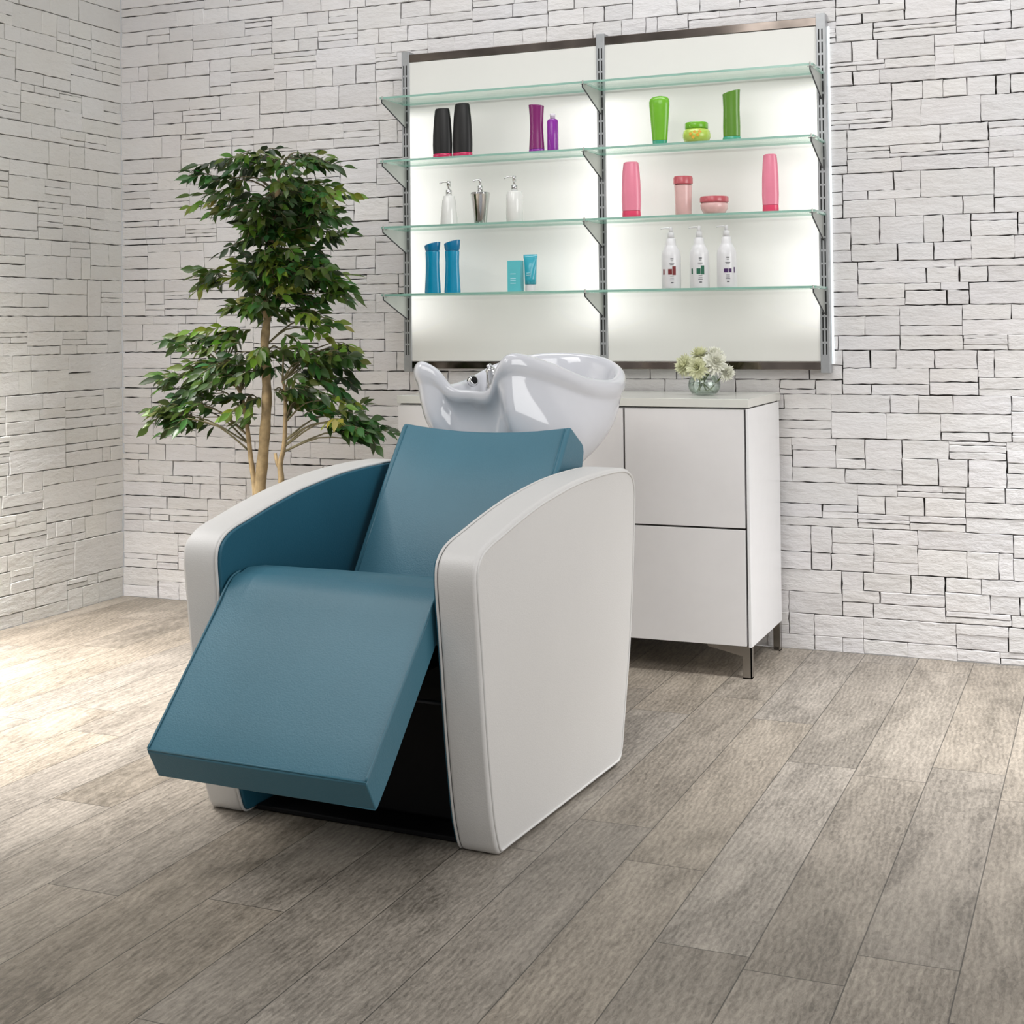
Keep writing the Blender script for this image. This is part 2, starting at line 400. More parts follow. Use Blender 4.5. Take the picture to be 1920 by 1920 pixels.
# seat
def cushion(name, prof, u0, u1, mat, parent, w=0.012, crown=0.0):
    """profile extruded in several slices so the top can crown gently"""
    K = 12; n = len(prof); V = []; F = []
    cv = sum(p[0] for p in prof)/n; cz = sum(p[1] for p in prof)/n
    for k in range(K+1):
        t = k/K; u = u0+(u1-u0)*t; e = 1-(2*t-1)**2
        for p in prof:
            d = Vector((p[0]-cv, p[1]-cz)); L_ = max(d.length, 1e-6)
            V.append((u, p[0]+d.x/L_*crown*e*0.5, p[1]+d.y/L_*crown*e))
    for k in range(K):
        for i in range(n):
            j = (i+1) % n; F.append((k*n+i, (k+1)*n+i, (k+1)*n+j, k*n+j))
    F.append(tuple(range(n))); F.append(tuple(K*n+i for i in range(n-1, -1, -1)))
    o = mesh_obj(name, V, F, mat, parent); fix_normals(o); bevel(o, w, 4, 40); return o

seat_prof = [(-.44, .47), (-.455, .55), (-.440, .596), (-.40, .607), (-.33, .601), (-.2, .575), (0.0, .53), (.12, .50), (.13, .40), (0.0, .40), (-.2, .42)]
cushion('seat', seat_prof, -.288, .288, M_teal, CH, 0.008, 0.002)
foot_prof = [(-.437, .600), (-.462, .590), (-.487, .568), (-.51, .54), (-.56, .487), (-.64, .402), (-.71, .326), (-.770, .262), (-.774, .256), (-.737, .193), (-.731, .193), (-.68, .245), (-.60, .335), (-.50, .448), (-.455, .50), (-.437, .52)]
ft = cushion('footrest', foot_prof, -.286, .286, M_teal, CH, 0.007, 0.003)
# piping along both sides of the leg rest
for s in (-1, 1):
    mb = MB(); pts = spline([(s*.284, -.43, .602), (s*.284, -.462, .593), (s*.284, -.49, .569), (s*.284, -.56, .490), (s*.284, -.71, .329), (s*.284, -.773, .262)], 6)
    mb.tube(pts, 0.0028, 6); mb.build('piping', M_teal_pipe, ft, True)
mb = MB(); mb.tube([(-.284, -.773, .260), (.284, -.773, .260)], 0.0026, 6); mb.build('piping', M_teal_pipe, ft, True)
mb = MB(); mb.tube([(-.284, -.736, .194), (.284, -.736, .194)], 0.0026, 6); mb.build('piping', M_teal_pipe, ft, True)

# backrest with a dipped neck edge
def backrest():
    K = 24; V = []; F = []
    prof = [(.03, .46), (.052, .515), (.14, .643), (.227, .767), (.33, .902), (.345, .914), (.432, .858), (.438, .835), (.425, .79), (.30, .62), (.17, .43), (.12, .40)]
    n = len(prof)
    for k in range(K+1):
        t = k/K; u = -.268+.536*t; e = max(0, 1-(2*t-1)**2)
        for i, p in enumerate(prof):
            z = p[1]; v = p[0]
            top = max(0.0, (z-0.60)/0.31)
            z -= 0.020*e*top**2
            if i < 6: v -= 0.006*e*(1-abs(2*(i/5)-1))
            V.append((u, v, z))
    for k in range(K):
        for i in range(n):
            j = (i+1) % n; F.append((k*n+i, (k+1)*n+i, (k+1)*n+j, k*n+j))
    F.append(tuple(range(n))); F.append(tuple(K*n+i for i in range(n-1, -1, -1)))
    o = mesh_obj('backrest', V, F, M_teal, CH); fix_normals(o); bevel(o, 0.010, 4, 32); return o
br = backrest()
for s in (-1, 1):
    mb = MB(); mb.tube([(s*.252, .047, .508), (s*.252, .14, .6425), (s*.252, .227, .7665), (s*.252, .334, .905)], 0.003, 6)
    mb.build('piping', M_teal_pipe, br, True)
# mechanism under the seat, and the shade there put in as black
mb = MB(); mb.box(-.283, .283, -.28, .30, .014, .40); o = mb.build('base_frame', M_black, CH); bevel(o, 0.01, 2)  # chair base; its black also holds the darkness between the arms
mb = MB(); mb.box(-.288, .288, -.365, .31, .001, .014); o = mb.build('under_chair_shade', M_black, CH); bevel(o, 0.004, 2)  # added black sheet on the floor, stands for the contact shadow
mb = MB(); mb.tube([(-.27, -.34, .31), (.286, -.34, .31)], 0.006, 8); mb.build('cross_bar', M_dark, CH, True)
for s in (-.2, .2):
    mb = MB(); mb.tube([(s, -.28, .40), (s, -.50, .40)], 0.012, 8); mb.build('lift_arm', M_black, CH, True)
mb = MB(); mb.box(.235, .29, -.31, -.285, .15, .19); o = mb.build('hinge_plate', M_dark, CH); bevel(o, 0.004, 2)
mb = MB(); mb.tube([(.27, -.30, .405), (.27, -.285, .405)], 0.006, 8); mb.build('bolt', M_chrome, CH, True)
mb = MB(); mb.box(-.12, .12, .30, .55, .0, .66); o = mb.build('basin_pedestal', M_black, CH); bevel(o, 0.02, 3)

# ceramic basin ---------------------------------------------------------------
def W2L(x, y, z):
    a = R(-3); dx = x-2.43; dy = y+1.85
    return Vector((dx*math.cos(a)+dy*math.sin(a), -dx*math.sin(a)+dy*math.cos(a), z))
rim_w = [(2.345, -1.385, 1.006), (2.412, -1.400, 1.010), (2.450, -1.410, 1.086), (2.494, -1.395, 1.116), (2.560, -1.29, 1.088), (2.625, -1.14, 1.036), (2.662, -1.00, 1.026), (2.650, -.90, 1.056), (2.575, -.84, 1.090),
         (2.46, -.81, 1.103), (2.33, -.83, 1.10), (2.22, -.90, 1.070), (2.165, -1.03, 1.02), (2.145, -1.17, 1.015), (2.150, -1.30, 1.070), (2.185, -1.385, 1.092), (2.235, -1.390, 1.070), (2.285, -1.385, 1.015)]
def basin():
    C0 = Vector((2.41, -1.12, 0))
    rim = spline(rim_w, 8, True); N = len(rim)
    def radial(p):
        d = Vector((p.x-C0.x, p.y-C0.y, 0)); return d.normalized()
    # smooth outward direction per point, from the centre
    dirs = [radial(p) for p in rim]
    front = []       # how much a point belongs to the neck recess
    for i, p in enumerate(rim):
        t = (i/8) % 18
        dd = min(t, 18-t)
        front.append(max(0.0, 1-(dd/2.6)**2) if dd < 2.6 else 0.0)
    rings = []
    def ring(fn): rings.append([fn(i, rim[i], dirs[i], front[i]) for i in range(N)])
    lowc = Vector((2.43, -1.22, .72))
    def outer(t, i, p, d, fr):
        # from the rim band down to a narrow foot
        base = p+d*0.020*(1-fr); base.z = p.z-0.055*(1-fr)-0.03*fr
        foot = lowc+Vector((d.x*0.13, d.y*0.12, 0))
        if fr > 0: foot = foot+Vector((0, -0.10*fr, 0))
        q = base.lerp(foot, t); q.z = base.z+(foot.z-base.z)*(t**0.95)
        bulge = math.sin(math.pi*t)*0.045*(1-fr)
        q += Vector((d.x*bulge, d.y*bulge, 0))
        # recess the neck area between the two horns, widening downward
        tt = (i/8) % 18; dd = min(abs(tt-.2), 18-abs(tt-.2)); wdt = 1.7+2.0*t
        k = max(0.0, min(1.0, (wdt-dd)/0.45)); k = k*k*(3-2*k)
        q += Vector((0, 0.050*k*min(1, t*5)*(1-.5*t), 0))
        return q
    # inside bottom up to rim
    inn = Vector((2.42, -1.08, .86))
    for t in (0.02, 0.3, 0.6, 0.85):
        ring(lambda i, p, d, fr, t=t: Vector((inn.x+d.x*0.20*t, inn.y+d.y*0.20*t, inn.z+0.012*t*t)))
    def inner(t, i, p, d, fr):
        a = Vector((inn.x+d.x*0.19, inn.y+d.y*0.19, inn.z+0.02)); b = p-d*0.022; b.z = p.z-0.02
        q = a.lerp(b, t); q.z = a.z+(b.z-a.z)*t**1.5; return q
    for t in (0.25, 0.5, 0.75, 0.92): ring(lambda i, p, d, fr, t=t: inner(t, i, p, d, fr))
    ring(lambda i, p, d, fr: p-d*0.016+Vector((0, 0, -.006)))
    ring(lambda i, p, d, fr: p-d*0.006)
    ring(lambda i, p, d, fr: p+d*0.006+Vector((0, 0, -.001)))
    ring(lambda i, p, d, fr: p+d*0.017*(1-.5*fr)+Vector((0, 0, -.010)))
    ring(lambda i, p, d, fr: p+d*0.023*(1-.7*fr)+Vector((0, 0, -.028)))
    ring(lambda i, p, d, fr: p+d*0.020*(1-.9*fr)+Vector((0, 0, -.050*(1-.4*fr))))
    for t in (0.0, 0.04, 0.15, 0.3, 0.45, 0.6, 0.75, 0.9, 1.0):
        if t == 0.0: ring(lambda i, p, d, fr: outer(0, i, p, d, fr)-d*0.010*(1-fr)+Vector((0, 0, -.008)))
        else: ring(lambda i, p, d, fr, t=t: outer(t, i, p, d, fr)-d*0.012*(1-fr)*max(0, 1-t*3))
    V = [W2L(*q) for rg in rings for q in rg]; F = []
    for a in range(len(rings)-1):
        for i in range(N): j = (i+1) % N; F.append((a*N+i, a*N+j, (a+1)*N+j, (a+1)*N+i))
    F.append(tuple(range(N-1, -1, -1))); k = (len(rings)-1)*N; F.append(tuple(k+i for i in range(N)))
    o = mesh_obj('basin', V, F, M_ceramic, CH, True); fix_normals(o)
    sm = o.modifiers.new('relax', 'CORRECTIVE_SMOOTH') if False else o.modifiers.new('relax', 'SMOOTH'); sm.factor = 0.4; sm.iterations = 2
    sd = o.modifiers.new('sub', 'SUBSURF'); sd.levels = 1; sd.render_levels = 1
    return o
bs = basin()
bs['label'] = 'glossy white ceramic shampoo basin with neck notch'
fc = Vector(W2L(2.250, -1.01, 0.965))
mb = MB()
mb.lathe([(0.018, 0), (0.018, .030), (0.016, .034), (0.016, .078), (0.018, .083), (0.013, .094), (0.004, .098)], 20, fc)
mb.tube([fc+Vector((0, 0, .090)), fc+Vector((.012, -.03, .104)), fc+Vector((.014, -.050, .100))], 0.005, 8)
mb.tube([fc+Vector((.0, .0, .06)), fc+Vector((.03, -.01, .066)), fc+Vector((.042, -.02, .045))], 0.007, 10)
mb.build('mixer_tap', M_chrome, bs, True)
kc = Vector(W2L(2.205, -1.05, 1.018)); kd = Vector((.85, -.35, .35)).normalized(); ku = kd.orthogonal().normalized(); kw = kd.cross(ku)
def facing(prof, n=20):
    m_ = MB(); m_.lathe(prof, n); m_.v = [tuple(kc+ku*p[0]+kw*p[1]+kd*p[2]) for p in m_.v]; return m_
facing([(0.018, -.01), (0.018, .004), (0.013, .006)]).build('overflow_ring', M_chrome, bs, True)
facing([(0.0125, .0062), (0.0125, .0075), (0.003, .008)]).build('overflow_hole', M_black, bs, True)
kc = Vector(W2L(2.42, -1.08, 0.862))
mb = MB(); mb.lathe([(0.025, 0), (0.025, .004), (0.018, .006)], 20, kc); mb.build('drain', M_chrome, bs, True)

# ------------------------------------------------------------------ sideboard
X0, X1 = 1.645, 2.972
SB = thing('sideboard', 'long white lacquered sideboard on steel legs against the stone wall', 'cabinet', ((X0+X1)/2, -.26, 0))
ox, oy = (X0+X1)/2, -.26
def sbx(x): return x-ox
def sby(y): return y-oy
mb = MB(); mb.box(sbx(X0), sbx(X1-.004), sby(-.482), sby(-.03), .108, .905); o = mb.build('carcass', M_laq_lit, SB); bevel(o, .0015, 2)
mb = MB(); mb.box(sbx(X0), sbx(X1), sby(-.505), sby(-.012), .909, .938); o = mb.build('worktop', M_top, SB); bevel(o, .0015, 2)
mb = MB(); mb.box(sbx(X0+.004), sbx(X1-.006), sby(-.478), sby(-.035), .9045, .9095); mb.build('shadow_gap', M_gapblack, SB)
xs = [X0, 2.087, 2.530, X1-.014]
for i in range(3):
    for (z0, z1) in ((.108, .497), (.5035, .902)):
        mb = MB(); mb.box(sbx(xs[i]+.0035), sbx(xs[i+1]-.0035), sby(-.502), sby(-.484), z0, z1); o = mb.build('drawer_front', M_lacquer, SB); bevel(o, .0012, 2)
mb = MB(); mb.box(sbx(X1-.0105), sbx(X1), sby(-.503), sby(-.03), .105, .905); o = mb.build('side_panel', M_laq_lit, SB); bevel(o, .0012, 2)
mb = MB(); mb.box(sbx(X0+.003), sbx(X1-.016), sby(-.4838), sby(-.478), .11, .90); mb.build('gap_liner', M_gapblack, SB)
for (xc, sx_) in ((X1-.002, -1), (X0+.002, 1)):
    for (yc, sy_) in ((-.500, 1), (-.030, -1)):
        mb = MB(); P = [(0, 0), (.030, 0), (.030, .074), (.15, .100), (.15, .107), (0, .107)]
        n = len(P); V = [(sbx(xc+sx_*p[0]), sby(yc+sy_*d), p[1]) for d in (0, .004) for p in P]
        mb.add(V, [tuple(range(n)), tuple(range(2*n-1, n-1, -1))]+[(k, n+k, n+(k+1) % n, (k+1) % n) for k in range(n)])
        y0, y1 = sorted((sby(yc), sby(yc+sy_*.030))); x0, x1 = sorted((sbx(xc), sbx(xc+sx_*.004)))
        mb.box(x0, x1, y0, y1, 0, .107)
        x0, x1 = sorted((sbx(xc), sbx(xc+sx_*.030))); mb.box(x0, x1, y0, y1, 0, .004)
        o = mb.build('leg', M_steel_leg, SB); fix_normals(o)

# ------------------------------------------------------------------ lit shelving wall unit
DU = thing('shelving_unit', 'backlit white display panel with slotted aluminium uprights on the stone wall', 'shelf', (2.305, -.02, 1.02))
def du(x, y, z): return (x-2.305, y+.02, z-1.02)
ZB, ZT = 1.022, 2.302
def panel_material(x0, x1):
    m, nt, b = new_mat('backlit_panel'); N = nt.nodes.new; L = nt.links.new
    tc = N('ShaderNodeTexCoord'); sp = N('ShaderNodeSeparateXYZ'); L(tc.outputs['Object'], sp.inputs[0])
    def mth(op, a, bb=None, c=None):
        n = N('ShaderNodeMath'); n.operation = op
        for i, x in enumerate((a, bb, c)):
            if x is None: continue
            if isinstance(x, (int, float)): n.inputs[i].default_value = x
            else: L(x, n.inputs[i])
        return n.outputs[0]
    # light tubes behind the two sides: brightness falls toward the middle of the bay
    fx = mth('DIVIDE', mth('SUBTRACT', sp.outputs['X'], x0-2.305), x1-x0)
    side = mth('POWER', mth('ABSOLUTE', mth('MULTIPLY_ADD', fx, 2.0, -1.0)), 2.2)
    def mr(a0, a1, inp):
        r = N('ShaderNodeMapRange'); r.interpolation_type = 'SMOOTHSTEP'; r.inputs['From Min'].default_value = a0; r.inputs['From Max'].default_value = a1
        L(inp, r.inputs['Value']); return r.outputs['Result']
    zz = mth('ADD', sp.outputs['Z'], 1.02)
    up = mth('SUBTRACT', 1.0, mr(2.03, 2.09, zz)); dn = mr(1.10, 1.26, zz)
    band = mth('MULTIPLY', up, dn)
    e = mth('ADD', mth('MULTIPLY', band, mth('MULTIPLY_ADD', side, 0.60, 0.10)), 0.06)
    b.inputs['Base Color'].default_value = (0.68, 0.675, 0.64, 1)
    b.inputs['Emission Color'].default_value = (1.0, 0.99, 0.95, 1); L(e, b.inputs['Emission Strength'])
    b.inputs['Roughness'].default_value = 0.3
    return m
bays = [(1.482, 2.288), (2.322, 3.132)]
for (a, b_) in bays:
    mb = MB(); p0 = du(a-.004, -.050, ZB+.030); p1 = du(b_+.004, -.028, ZT-.033)
    mb.box(p0[0], p1[0], p0[1], p1[1], p0[2], p1[2]); o = mb.build('light_panel', panel_material(a, b_), DU); bevel(o, .002, 2)
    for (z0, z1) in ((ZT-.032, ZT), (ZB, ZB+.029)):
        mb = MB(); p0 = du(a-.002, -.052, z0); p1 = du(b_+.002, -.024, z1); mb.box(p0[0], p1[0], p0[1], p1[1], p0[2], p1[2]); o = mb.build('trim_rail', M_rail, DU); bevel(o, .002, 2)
SHZ = [2.100, 1.850, 1.588, 1.322]
UX = [1.4635, 2.3050, 3.1485]
for xu in UX:
    mb = MB(); hw = .017
    p0 = du(xu-hw, -.056, ZB-.012); p1 = du(xu+hw, -.002, ZT+.012); mb.box(p0[0], p1[0], p0[1], p1[1], p0[2], p1[2])
    o = mb.build('upright', M_alu, DU); bevel(o, .002, 2)
    mb = MB(); z = ZT-.045
    while z-.040 > ZB+.01:
        for dx in (-.0068, .0052):
            p0 = du(xu+dx-.0022, -.0566, z-.040); p1 = du(xu+dx+.0026, -.055, z); mb.box(p0[0], p1[0], p0[1], p1[1], p0[2], p1[2])
        z -= .0475
    mb.build('slots', M_slot, o)
    for zs in SHZ:
        # shelf bracket: thin triangular blade with a folded lower lip and small stop pins
        zt = zs-.009; V = []; prof = [(-.050, zt), (-.262, zt), (-.262, zt-.014), (-.062, zt-.088), (-.050, zt-.088)]
        V, F = extrude_profile(prof, xu-.0015, xu+.0015)
        V = [du(*q) for q in V]
        bk = MB(); bk.add(V, F)
        a0 = du(xu-.004, -.262, zt-.014); a1 = du(xu-.004, -.060, zt-.089)
        bk.tube([du(xu, -.262, zt-.002), du(xu, -.262, zt-.014), du(xu, -.062, zt-.088)], .0026, 6, mi=1)
        bk.tube([du(xu, -.258, zt), du(xu, -.258, zt+.012)], .0028, 6)
        bk.box(*[c for pr in zip(du(xu-.012, -.25, zt-.003), du(xu+.012, -.235, zt)) for c in pr])
        o2 = bk.build('bracket', [M_bracket, M_dark], DU); fix_normals(o2)
# light strip glowing behind the right edge
mb = MB(); p0 = du(3.150, -.010, ZB+.02); p1 = du(3.172, -.004, ZT-.03); mb.box(p0[0], p1[0], p0[1], p1[1], p0[2], p1[2])
mb.build('light_strip', simple('led_strip', (0.9, 0.97, 1.0), 0.5, emit=0.7, var=0.01), DU)

# glass shelves
rows = ['top', 'second', 'third', 'lowest']
for bi, (xa, xb) in enumerate(((1.452, 2.303), (2.307, 3.158))):
    for ri, zs in enumerate(SHZ):
        mb = MB(); cx = (xa+xb)/2; hw = (xb-xa)/2; d0, d1 = -.10, .10; t = .004
        V = [(-hw, d0, -t), (hw, d0, -t), (hw, d1, -t), (-hw, d1, -t), (-hw, d0, t), (hw, d0, t), (hw, d1, t), (-hw, d1, t)]
        mb.add(V, [(0, 3, 2, 1), (4, 5, 6, 7)], 0); mb.add(V, [(0, 1, 5, 4), (1, 2, 6, 5), (2, 3, 7, 6), (3, 0, 4, 7)], 1)
        o = mb.build('glass_shelf', [M_glass, M_glass_edge]); o.location = (cx, -.157, zs-t)
        what = [['with nothing on it', 'carrying two black and two purple bottles', 'carrying three soap pumps', 'carrying teal bottles, box and tube'],
                ['with nothing on it', 'carrying two green bottles and a green jar', 'carrying pink bottles and jars', 'carrying three white pump bottles']][bi][ri]
        tag(o, f'{rows[ri]} clear glass shelf of the {["left", "right"][bi]} bay {what}', 'shelf', 'glass shelves on the display panel')

# ------------------------------------------------------------------ products on the shelves
def pm(name, c, rough=.25, metal=0., coat=.3, **k): return simple(name, c, rough, metal=metal, coat=coat, var=.03, **k)
M_blk = pm('gloss_black', (0.004, 0.004, 0.004), .4, coat=0); M_red = pm('crimson', (0.55, 0.02, 0.10)); M_pur = pm('plum', (0.20, 0.008, 0.13)); M_vio = pm('violet', (0.25, 0.02, 0.33))
M_cap = pm('frosted_cap', (0.75, 0.70, 0.78)); M_grn = pm('lime_green', (0.16, 0.45, 0.02)); M_dgrn = pm('leaf_green', (0.10, 0.25, 0.02)); M_cgr = pm('green_base', (0.05, 0.35, 0.22))
M_pink = pm('pearl_pink', (0.80, 0.24, 0.34)); M_hot = pm('hot_pink', (0.75, 0.06, 0.14)); M_rose = pm('dusty_rose', (0.50, 0.10, 0.12)); M_pale = pm('pale_rose', (0.72, 0.46, 0.44))
M_azu = pm('azure', (0.0, 0.25, 0.43)); M_azu2 = pm('azure_cap', (0.0, 0.17, 0.35)); M_mint = pm('turquoise_card', (0.10, 0.50, 0.55), .5, coat=0); M_tube = pm('turquoise_tube', (0.03, 0.36, 0.46))
M_wht = pm('white_plastic', (0.70, 0.70, 0.71), .3); M_clear = pm('frosted_white', (0.78, 0.79, 0.76), .1); M_yel = pm('orange_print', (0.75, 0.40, 0.04)); M_lime2 = pm('pale_lime', (0.45, 0.62, 0.10))
M_ink = pm('grey_ink', (0.12, 0.12, 0.13), .6, coat=0); M_inkr = pm('dark_red_ink', (0.16, 0.01, 0.012), .6, coat=0); M_inkg = pm('dark_green_ink', (0.01, 0.11, 0.06), .6, coat=0); M_inkp = pm('dark_purple_ink', (0.05, 0.01, 0.09), .6, coat=0)
YB = -.215
def base(name, label, cat, x, row, group=None, y=YB, rz=0):
    return thing(name, label, cat, (x, y, SHZ[row]+.0004), rz, group)
def part(name, prof, mat, parent, sx=1, sy=1, n=28, fn=None):
    mb = MB(); mb.lathe(prof, n, sx=sx, sy=sy, fn=fn); return mb.build(name, mat, parent, True)
def hard(o, a=35):
    o.data.polygons.foreach_set('use_smooth', [True]*len(o.data.polygons))
    m = o.modifiers.new('bevel', 'BEVEL'); m.width = .0008; m.segments = 2; m.limit_method = 'ANGLE'; m.angle_limit = R(a); m.harden_normals = True
    return o

# two black bottles with crimson foot
for x, h, lab in ((1.705, .194, 'shorter black shampoo bottle with crimson foot, left of its pair'), (1.791, .208, 'taller black shampoo bottle with crimson foot, right of its pair')):
    t = base('shampoo_bottle', lab, 'bottle', x, 1, 'black bottles')
    hard(part('bottle_body', [(.040, .016), (.0410, .05), (.0400, .09), (.036, h*.75), (.031, h-.01), (.028, h-.002), (.020, h)], M_blk, t, 1, .55))
    hard(part('cap', [(.039, .0), (.0405, .004), (.0405, .012), (.039, .0155)], M_red, t, 1, .55))
# purple waisted bottle with slanted top
t = base('shampoo_bottle', 'plum purple waisted shampoo bottle with slanted top', 'bottle', 2.101, 1)
def slant(k, zt):
    def fn(x, y, z): return (x, y, z+(k*x if z > zt else 0))
    return fn
hard(part('bottle_body', [(.031, .012), (.030, .03), (.0275, .07), (.0265, .10), (.028, .14), (.0305, .172), (.031, .178), (.022, .181)], M_pur, t, 1, .6, fn=slant(-.12, .13)))
hard(part('cap', [(.031, 0), (.032, .004), (.031, .0115)], M_vio, t, 1, .6))
t = base('spray_bottle', 'small violet spray bottle with frosted cap beside the plum one', 'bottle', 2.167, 1)
hard(part('bottle_body', [(.0205, 0), (.0215, .003), (.0215, .112), (.018, .120), (.012, .122)], M_vio, t))
part('spray_cap', [(.010, .1225), (.010, .132), (.011, .133), (.011, .141), (.006, .143)], M_cap, t)
# greens
t = base('shampoo_bottle', 'bright lime green bottle with domed top and tapering foot', 'bottle', 2.587, 1)
hard(part('bottle_body', [(.0285, .016), (.031, .05), (.035, .10), (.0385, .145), (.0385, .158), (.035, .169), (.025, .176), (.008, .179)], M_grn, t, 1, .55), 60)
hard(part('cap', [(.026, 0), (.027, .003), (.0282, .0155)], M_cgr, t, 1, .55))
t = base('cream_jar', 'round lime green jar with yellow and orange print', 'jar', 2.726, 1)
part('jar_body', [(.036, 0), (.044, .004), (.050, .016), (.0505, .028), (.047, .042), (.040, .048)], M_lime2, t)
hard(part('lid', [(.041, .0485), (.042, .05), (.042, .068), (.040, .0715), (.03, .072)], M_grn, t))
mb = MB()
for k, (a, z) in enumerate(((-100, .026), (-84, .032), (-70, .022), (-62, .034), (-90, .014))):
    r_ = .0507 if z < .03 else .0495; c = Vector((math.cos(R(a))*r_, math.sin(R(a))*r_, z)); n_ = Vector((math.cos(R(a)), math.sin(R(a)), 0)); tt = Vector((-n_.y, n_.x, 0))
    pts = [c+n_*.0006+tt*math.cos(q)*.006*(1+.4*math.cos(5*q))+Vector((0, 0, 1))*math.sin(q)*.006*(1+.4*math.cos(5*q)) for q in [2*math.pi*i/20 for i in range(20)]]
    mb.add(pts, [tuple(range(20))])
mb.build('flower_print', M_yel, t)
t = base('shampoo_bottle', 'leaf green straight bottle with steeply slanted top', 'bottle', 2.856, 1)
hard(part('bottle_body', [(.031, .014), (.0315, .05), (.0300, .11), (.0315, .165), (.0325, .174), (.026, .176)], M_dgrn, t, 1, .6, fn=slant(.22, .15)))
hard(part('cap', [(.033, 0), (.034, .004), (.031, .0135)], M_cgr, t, 1, .6))

# soap dispensers
def pump(t, z0, h, mat, reach=.034, stem=.0045, col=.012, drop=.006):
    mb = MB(); mb.lathe([(col, z0), (col, z0+.020), (col*.6, z0+.022)], 20); mb.tube([(0, 0, z0+.02), (0, 0, h-.012)], stem, 10)
    p = mb.build('pump', mat, t, True)
    mb = MB(); mb.lathe([(stem*1.7, h-.022), (stem*1.7, h-.003), (stem, h)], 14); mb.tube(spline([(0, 0, h-.006), (-reach*.5, -.004, h-.004), (-reach, -.008, h-.004-drop)], 4), .0030, 8); mb.build('nozzle', mat, p, True)
t = base('soap_dispenser', 'flared frosted glass soap dispenser with chrome pump, leftmost of three', 'dispenser', 1.730, 2)
hard(part('bottle_body', [(.034, 0), (.0345, .003), (.026, .095), (.021, .112), (.014, .114)], M_clear, t)); pump(t, .1145, .171, M_chrome, .036)
t = base('soap_dispenser', 'polished steel soap dispenser tapering to its foot, middle of three', 'dispenser', 1.864, 2)
hard(part('bottle_body', [(.024, 0), (.0245, .002), (.0375, .110), (.039, .112), (.037, .119), (.015, .124)], pm('mirror_steel', (.62, .61, .60), .1, 1.0), t)); pump(t, .1245, .173, M_chrome, .026, .003, .010)
t = base('soap_dispenser', 'straight milky soap dispenser with chrome pump, rightmost of three', 'dispenser', 2.007, 2)
hard(part('bottle_body', [(.031, 0), (.033, .003), (.0315, .105), (.027, .117), (.014, .120)], M_clear, t)); pump(t, .1205, .178, M_chrome, .040)

# pink range
for x, h, w, lab in ((2.475, .205, .037, 'wide pearl pink bottle with hot pink foot beside the centre upright'), (2.993, .205, .0305, 'slim pearl pink bottle with hot pink foot by the right upright')):
    t = base('conditioner_bottle', lab, 'bottle', x, 2, 'tall pink bottles')
    hard(part('bottle_body', [(w*.95, .024), (w, .06), (w*.97, .12), (w*.88, .17), (w*.78, h-.004), (w*.6, h)], M_pink, t, 1, .6))
    hard(part('cap', [(w*.9, 0), (w*.96, .004), (w*.93, .0235)], M_hot, t, 1, .6))
t = base('serum_bottle', 'short pale rose bottle with dark rose lid', 'bottle', 2.673, 2)
hard(part('bottle_body', [(.027, 0), (.0295, .004), (.031, .06), (.0325, .108), (.028, .111)], M_pale, t)); hard(part('lid', [(.033, .1115), (.0355, .114), (.0355, .134), (.033, .141), (.02, .142)], M_rose, t))
t = base('cream_jar', 'low pale rose cream jar with dark rose lid', 'jar', 2.788, 2)
part('jar_body', [(.030, 0), (.040, .004), (.048, .018), (.050, .032), (.047, .040)], M_pale, t); hard(part('lid', [(.050, .0405), (.052, .043), (.052, .056), (.050, .062), (.03, .064)], M_rose, t))

# teal range
for x, lab in ((1.657, 'azure waisted bottle with slanted cap, left of its pair'), (1.742, 'azure waisted bottle with slanted cap, right of its pair')):
    h = .198 if x < 1.7 else .203
    t = base('shampoo_bottle', lab, 'bottle', x, 3, 'azure bottles')
    hard(part('bottle_body', [(.033, 0), (.034, .004), (.0325, .03), (.0295, .08), (.0285, .12), (.030, .160), (.029, .164)], M_azu, t, 1, .6))
    hard(part('cap', [(.0275, .1645), (.031, .170), (.0335, h-.008), (.033, h-.004), (.026, h-.002)], M_azu2, t, 1, .6, fn=slant(.22, .18)))
t = base('carton', 'flat turquoise product carton beside the standing tube', 'box', 2.008, 3)
mb = MB(); mb.box(-.027, .027, -.017, .017, 0, .118); hard(mb.build('carton_body', M_mint, t))
mb = MB(); [mb.box(-.014, .008, -.0176, -.0171, z, z+.003) for z in (.030, .040, .048, .066)]; mb.build('print', pm('pale_print', (.45, .75, .85), .6, coat=0), t)
t = base('cream_tube', 'turquoise squeeze tube standing on its white cap', 'tube', 2.070, 3)
V = []; n = 24; lv = [(.0215, .0215, .026), (.0225, .020, .05), (.0245, .012, .09), (.027, .004, .125), (.0285, .0012, .128), (.0285, .0012, .140)]
for (a, b_, z) in lv:
    for k in range(n): q = 2*math.pi*k/n; V.append((a*math.cos(q), b_*math.sin(q), z))
F = [(i*n+k, i*n+(k+1) % n, (i+1)*n+(k+1) % n, (i+1)*n+k) for i in range(len(lv)-1) for k in range(n)]+[tuple(range(n-1, -1, -1)), tuple((len(lv)-1)*n+k for k in range(n))]
mesh_obj('tube_body', V, F, M_tube, t, True)
hard(part('cap', [(.019, 0), (.020, .003), (.020, .0255)], M_wht, t))
mb = MB(); [mb.box(-.008, .006, -.021, -.0165, z, z+.002) for z in (.060, .068)]; mb.build('print', pm('pale_print_b', (.45, .8, .85), .6, coat=0), t)

